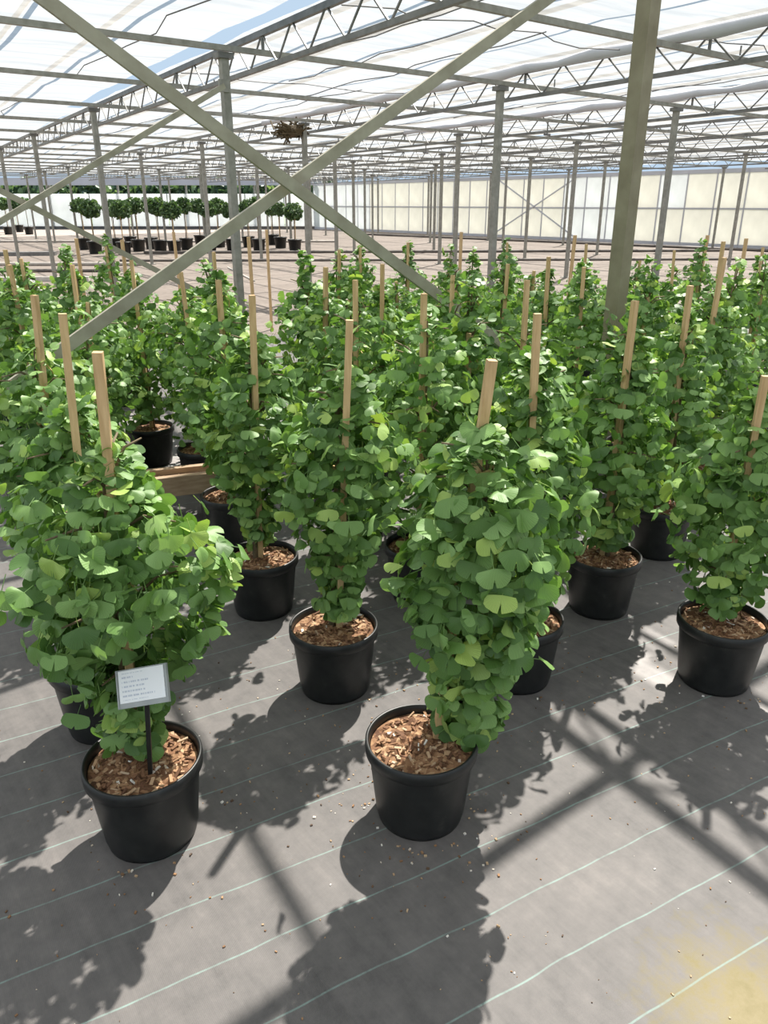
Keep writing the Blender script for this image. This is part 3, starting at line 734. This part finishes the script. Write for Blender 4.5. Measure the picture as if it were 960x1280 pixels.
# ------------------------------------------------------------------ label sign in the front pot
sb = at(188, 966, .235); sg = empty('plant_label', (sb.x, sb.y, .232)); sg.rotation_euler = (math.radians(9), math.radians(7), AZ)
w = MB(); w.box(-.0055, -.003, -.06, .0055, .003, .290); obj('spike', w.mesh('spike', M['pot']), sg)
hd = obj('holder', None, sg)
w = MB(); w.box(-.062, -.004, -.046, .062, .004, .044)
for s in (-1, 1): w.box(s * .062 - .002, -.006, -.046, s * .062 + .002, .004, .044)
bpy.data.objects.remove(hd)
hd = obj('holder', w.mesh('holder', M['white_plastic']), sg, (-.004, -.010, .318), (math.radians(-42), math.radians(-20), 0))
w = MB(); w.v = [(x_, y_, z_) for y_ in (-.0065, -.004) for (x_, z_) in ((-.057, -.034), (.057, -.034), (.057, .041), (-.057, .041))]
w.f = [(0, 1, 2, 3), (5, 4, 7, 6), (1, 5, 6, 2), (4, 0, 3, 7), (3, 2, 6, 7), (4, 5, 1, 0)]
cme = w.mesh('card', M['card']); uvl = cme.uv_layers.new(name='UVMap')
for li, (uu, vv) in zip(cme.polygons[0].loop_indices, ((0, 0), (1, 0), (1, 1), (0, 1))): uvl.data[li].uv = (uu, vv)
obj('card', cme, hd)
tag(sg, 'white printed plant label on a thin black spike stuck in the mulch', 'sign')

# ------------------------------------------------------------------ timber board among the pots
c0, c1 = at(168, 601, .28), at(250, 592, .28); r = empty('timber_tray', ((c0.x + c1.x) / 2, (c0.y + c1.y) / 2, 0), (0, 0, math.atan2(c1.y - c0.y, c1.x - c0.x)))
for yo in (0, .145):
    w = MB(); w.box(-.25, yo, .17, .25, yo + .04, .275); obj('board', w.mesh('board', M['oldwood']), r)
for i in range(4):
    w = MB(); w.box(-.245 + .125 * i, .038, .172, -.13 + .125 * i, .147, .20); obj('slat', w.mesh('slat', M['oldwood']), r)
for sx in (-.20, .20):
    w = MB(); w.box(sx - .03, .015, 0, sx + .03, .17, .172); obj('foot_block', w.mesh('foot_block', M['hose_dark']), r)
w = MB(); w.box(-.24, .039, .199, .24, .146, .245); obj('soil', w.mesh('soil', M['mulch']), r)
tag(r, 'low tray of old timber boards filled with soil behind the labelled ginkgo', 'tray')

# ------------------------------------------------------------------ clipped standard trees on the far floor
def ball_mesh(seed):
    r = np.random.default_rng(seed); n = 900
    d = r.normal(0, 1, (n, 3)); d /= np.linalg.norm(d, axis=1)[:, None]
    lump = 1 + .10 * np.sin(5 * d[:, 0] + seed) + .08 * np.sin(7 * d[:, 1] - seed) + .06 * np.sin(9 * d[:, 2])
    pos = d * (np.array([.31, .31, .25]) * (lump * r.uniform(.6, 1, n))[:, None])
    yd = d + r.normal(0, .5, (n, 3)); return joined('crown', frames(pos, yd, d + r.normal(0, .6, (n, 3)) + np.array([0, 0, .4]), r.uniform(.04, .07, n)), r.integers(0, NV, n), LO, M['crown'])
balls = [ball_mesh(s) for s in range(4)]
b = MB(); b.lathe([(.02, .004), (.19, .004), (.195, 0), (.20, .02), (.235, .36), (.255, .362), (.258, .40), (.25, .41), (.235, .40), (.23, .33), (.02, .335)], 24); tpot = b.mesh('pot', M['pot'], True)
b = MB(); b.tube([(0, 0, .33), (.01, 0, .8), (0, .01, 1.32)], .018, 6); ttr = b.mesh('trunk', M['bark'], True)
b = MB(); b.bar((.04, .02, .33), (.05, .02, 1.35), .016); tst = b.mesh('stake', M['wood'])
trees = [(107, 312, 257), (120, 317, 260), (146, 312, 260), (156, 318, 261), (164, 309, 258), (174, 314, 257), (190, 311, 256), (201, 315, 258), (219, 316, 262), (234, 312, 257), (251, 307, 257), (263, 315, 261), (275, 309, 258), (291, 313, 262), (311, 309, 259), (324, 313, 255), (342, 306, 261), (351, 310, 261), (369, 314, 264), (11, 293, 255), (37, 293, 254), (25, 290, 255), (-14, 294, 255)]
for i, (px, py, cy) in enumerate(trees):
    p = at(px, py, 0); zc = 1.6 - (cy - 254) * p.length / 1035 * 1.0
    if py < 300: zc = 1.58
    t = empty('clipped_tree', (p.x, p.y, 0), (0, 0, i * 1.3)); t.location.z = -.004
    obj('pot', tpot, t); obj('trunk', ttr, t); obj('stake', tst, t)
    c = obj('crown', balls[i % 4], t, (0, 0, zc)); c['kind'] = 'stuff'; s = (.9 + .2 * random.random()) * (1.15 if py < 300 else 1); c.scale = (s, s, s)
    if py < 300: tag(t, 'round-headed clipped tree in a black pot near the white back wall', 'tree', 'clipped trees near the back wall')
    else: tag(t, 'round-headed clipped tree in a square-looking black pot in the far row', 'tree', 'row of clipped trees on the far floor')

# ------------------------------------------------------------------ pipes, kerbs and bare stakes on the far floor
def pipe(a, c, rad, m, label, cat='pipe', box=None):
    a = Vector((a.x, a.y, 0)); c = Vector((c.x, c.y, 0)); w = MB()
    if box: w.bar((0, 0, box[1] / 2 - .006), (c - a) + Vector((0, 0, box[1] / 2 - .006)), box[0], box[1])
    else:
        n = 14; w.tube([(c - a) * (t / n) + Vector((0, 0, rad - .006 + (.004 * math.sin(2.7 * t)) * 0)) + (c - a).orthogonal().normalized() * 0 for t in range(n + 1)], rad, 8)
    return tag(obj('floor_pipe' if not box else 'kerb', w.mesh('pipe', M[m], not box), None, a), label, cat)
pipe(at(180, 317, 0), at(900, 314.5, 0), .045, 'hose_dark', 'long dark pipe across the far floor just in front of the clipped trees')
pipe(at(150, 327, 0), at(990, 325, 0), .035, 'hose_dark', 'long dark pipe across the far floor nearer the ginkgos')
pipe(at(440, 293, 0), at(985, 316, 0), .05, 'hose_dark', 'dark pipe running beside the cream wall')
pipe(at(-20, 332, 0), at(180, 332, 0), .05, 'hose', 'pale pipe left of the ginkgos on the far floor')
pipe(at(-20, 340, 0), at(150, 340, 0), .04, 'hose_dark', 'dark pipe between two pale lines on the left floor')
pipe(at(-20, 303, 0), at(420, 303, 0), .05, 'hose', 'pale pipe behind the row of clipped trees')
pipe(at(-30, 352, 0), at(112, 351, 0), 0, 'concrete', 'white concrete kerb on the left floor behind the ginkgos', 'kerb', (.14, .10))
pipe(at(-30, 320, 0), at(70, 319, 0), 0, 'steel', 'grey slab lying on the left far floor', 'slab', (.35, .12))
pipe(at(40, 352, 0), at(70, 378, 0), 0, 'concrete', 'short pale board lying at an angle by the white kerb', 'board', (.10, .05))
pipe(at(285, 335, 0), at(318, 352, 0), .02, 'concrete', 'short curved white hose on the floor behind the ginkgos', 'hose')
for (px, py) in [(95, 298), (219, 290), (333, 287), (576, 290), (715, 294), (880, 294), (904, 302), (934, 298), (8, 312), (312, 296), (150, 300)]:
    t = at(px, py, 1.28); w = MB(); w.bar((0, 0, -.004), (random.uniform(-.03, .03), random.uniform(-.03, .03), 1.28), .028)
    tag(obj('bare_stake', w.mesh('bare_stake', M['wood']), None, (t.x, t.y, 0)), 'thin bare wooden stake standing upright behind the ginkgo block', 'stake', 'bare stakes beyond the ginkgos')

# ------------------------------------------------------------------ crumbs of bark and perlite on the fabric
w = MB(); rc = random.Random(5); cl = [(placed[0], .22, 60), (placed[1], .25, 150), (placed[2], .25, 40), (placed[4], .24, 50), (placed[3], .25, 40)]
def crumb(x, y, s):
    a = rc.random() * 6.28; d = Vector((math.cos(a), math.sin(a), 0)) * s
    if min(math.hypot(x - p[0], y - p[1]) for p in placed) < .131: return
    w.bar(Vector((x, y, s * .5)) - d, Vector((x, y, s * .5)) + d, s * rc.uniform(.8, 1.6), s)
for (c, rad, n) in cl:
    for i in range(n):
        a = rc.random() * 6.28; q = .135 + abs(rc.gauss(0, rad * .5)); crumb(c[0] + q * math.cos(a), c[1] + q * math.sin(a), rc.uniform(.0012, .0042))
for i in range(600): crumb(rc.uniform(0, 3.2), rc.uniform(.3, 2.4), rc.uniform(.0008, .0030))
o = obj('crumbs', w.mesh('crumbs', M['crumbs'])); tag(o, 'scattered bark crumbs and white perlite on the grey ground cover', 'crumbs'); o['kind'] = 'stuff'

# ------------------------------------------------------------------ trees outside beyond the back wall
for i in range(18):
    t = i / 17; p = A.lerp(Bc, t) * 1.22; rr = np.random.default_rng(400 + i); n = 420
    d_ = rr.normal(0, 1, (n, 3)); d_ /= np.linalg.norm(d_, axis=1)[:, None]; h = 2.9 + .35 * rr.random()
    pos = d_ * np.array([1.40, 1.35, 1.25]) * rr.uniform(.6, 1, n)[:, None]
    me = joined('crown', frames(pos, d_ + rr.normal(0, .5, (n, 3)), d_ + rr.normal(0, .6, (n, 3)), rr.uniform(.28, .5, n)), rr.integers(0, NV, n), LO, M['hedge'])
    r = empty('hedge_tree', (p.x, p.y, 0)); c = obj('crown', me, r, (0, 0, h - 1.0)); c['kind'] = 'stuff'
    q = MB(); q.tube([(0, 0, -.012), (0, 0, h - 1)], .15, 6); obj('trunk', q.mesh('trunk', M['bark']), r)
    tag(r, 'hazy green tree outside beyond the white back wall', 'tree', 'trees outside the back wall')
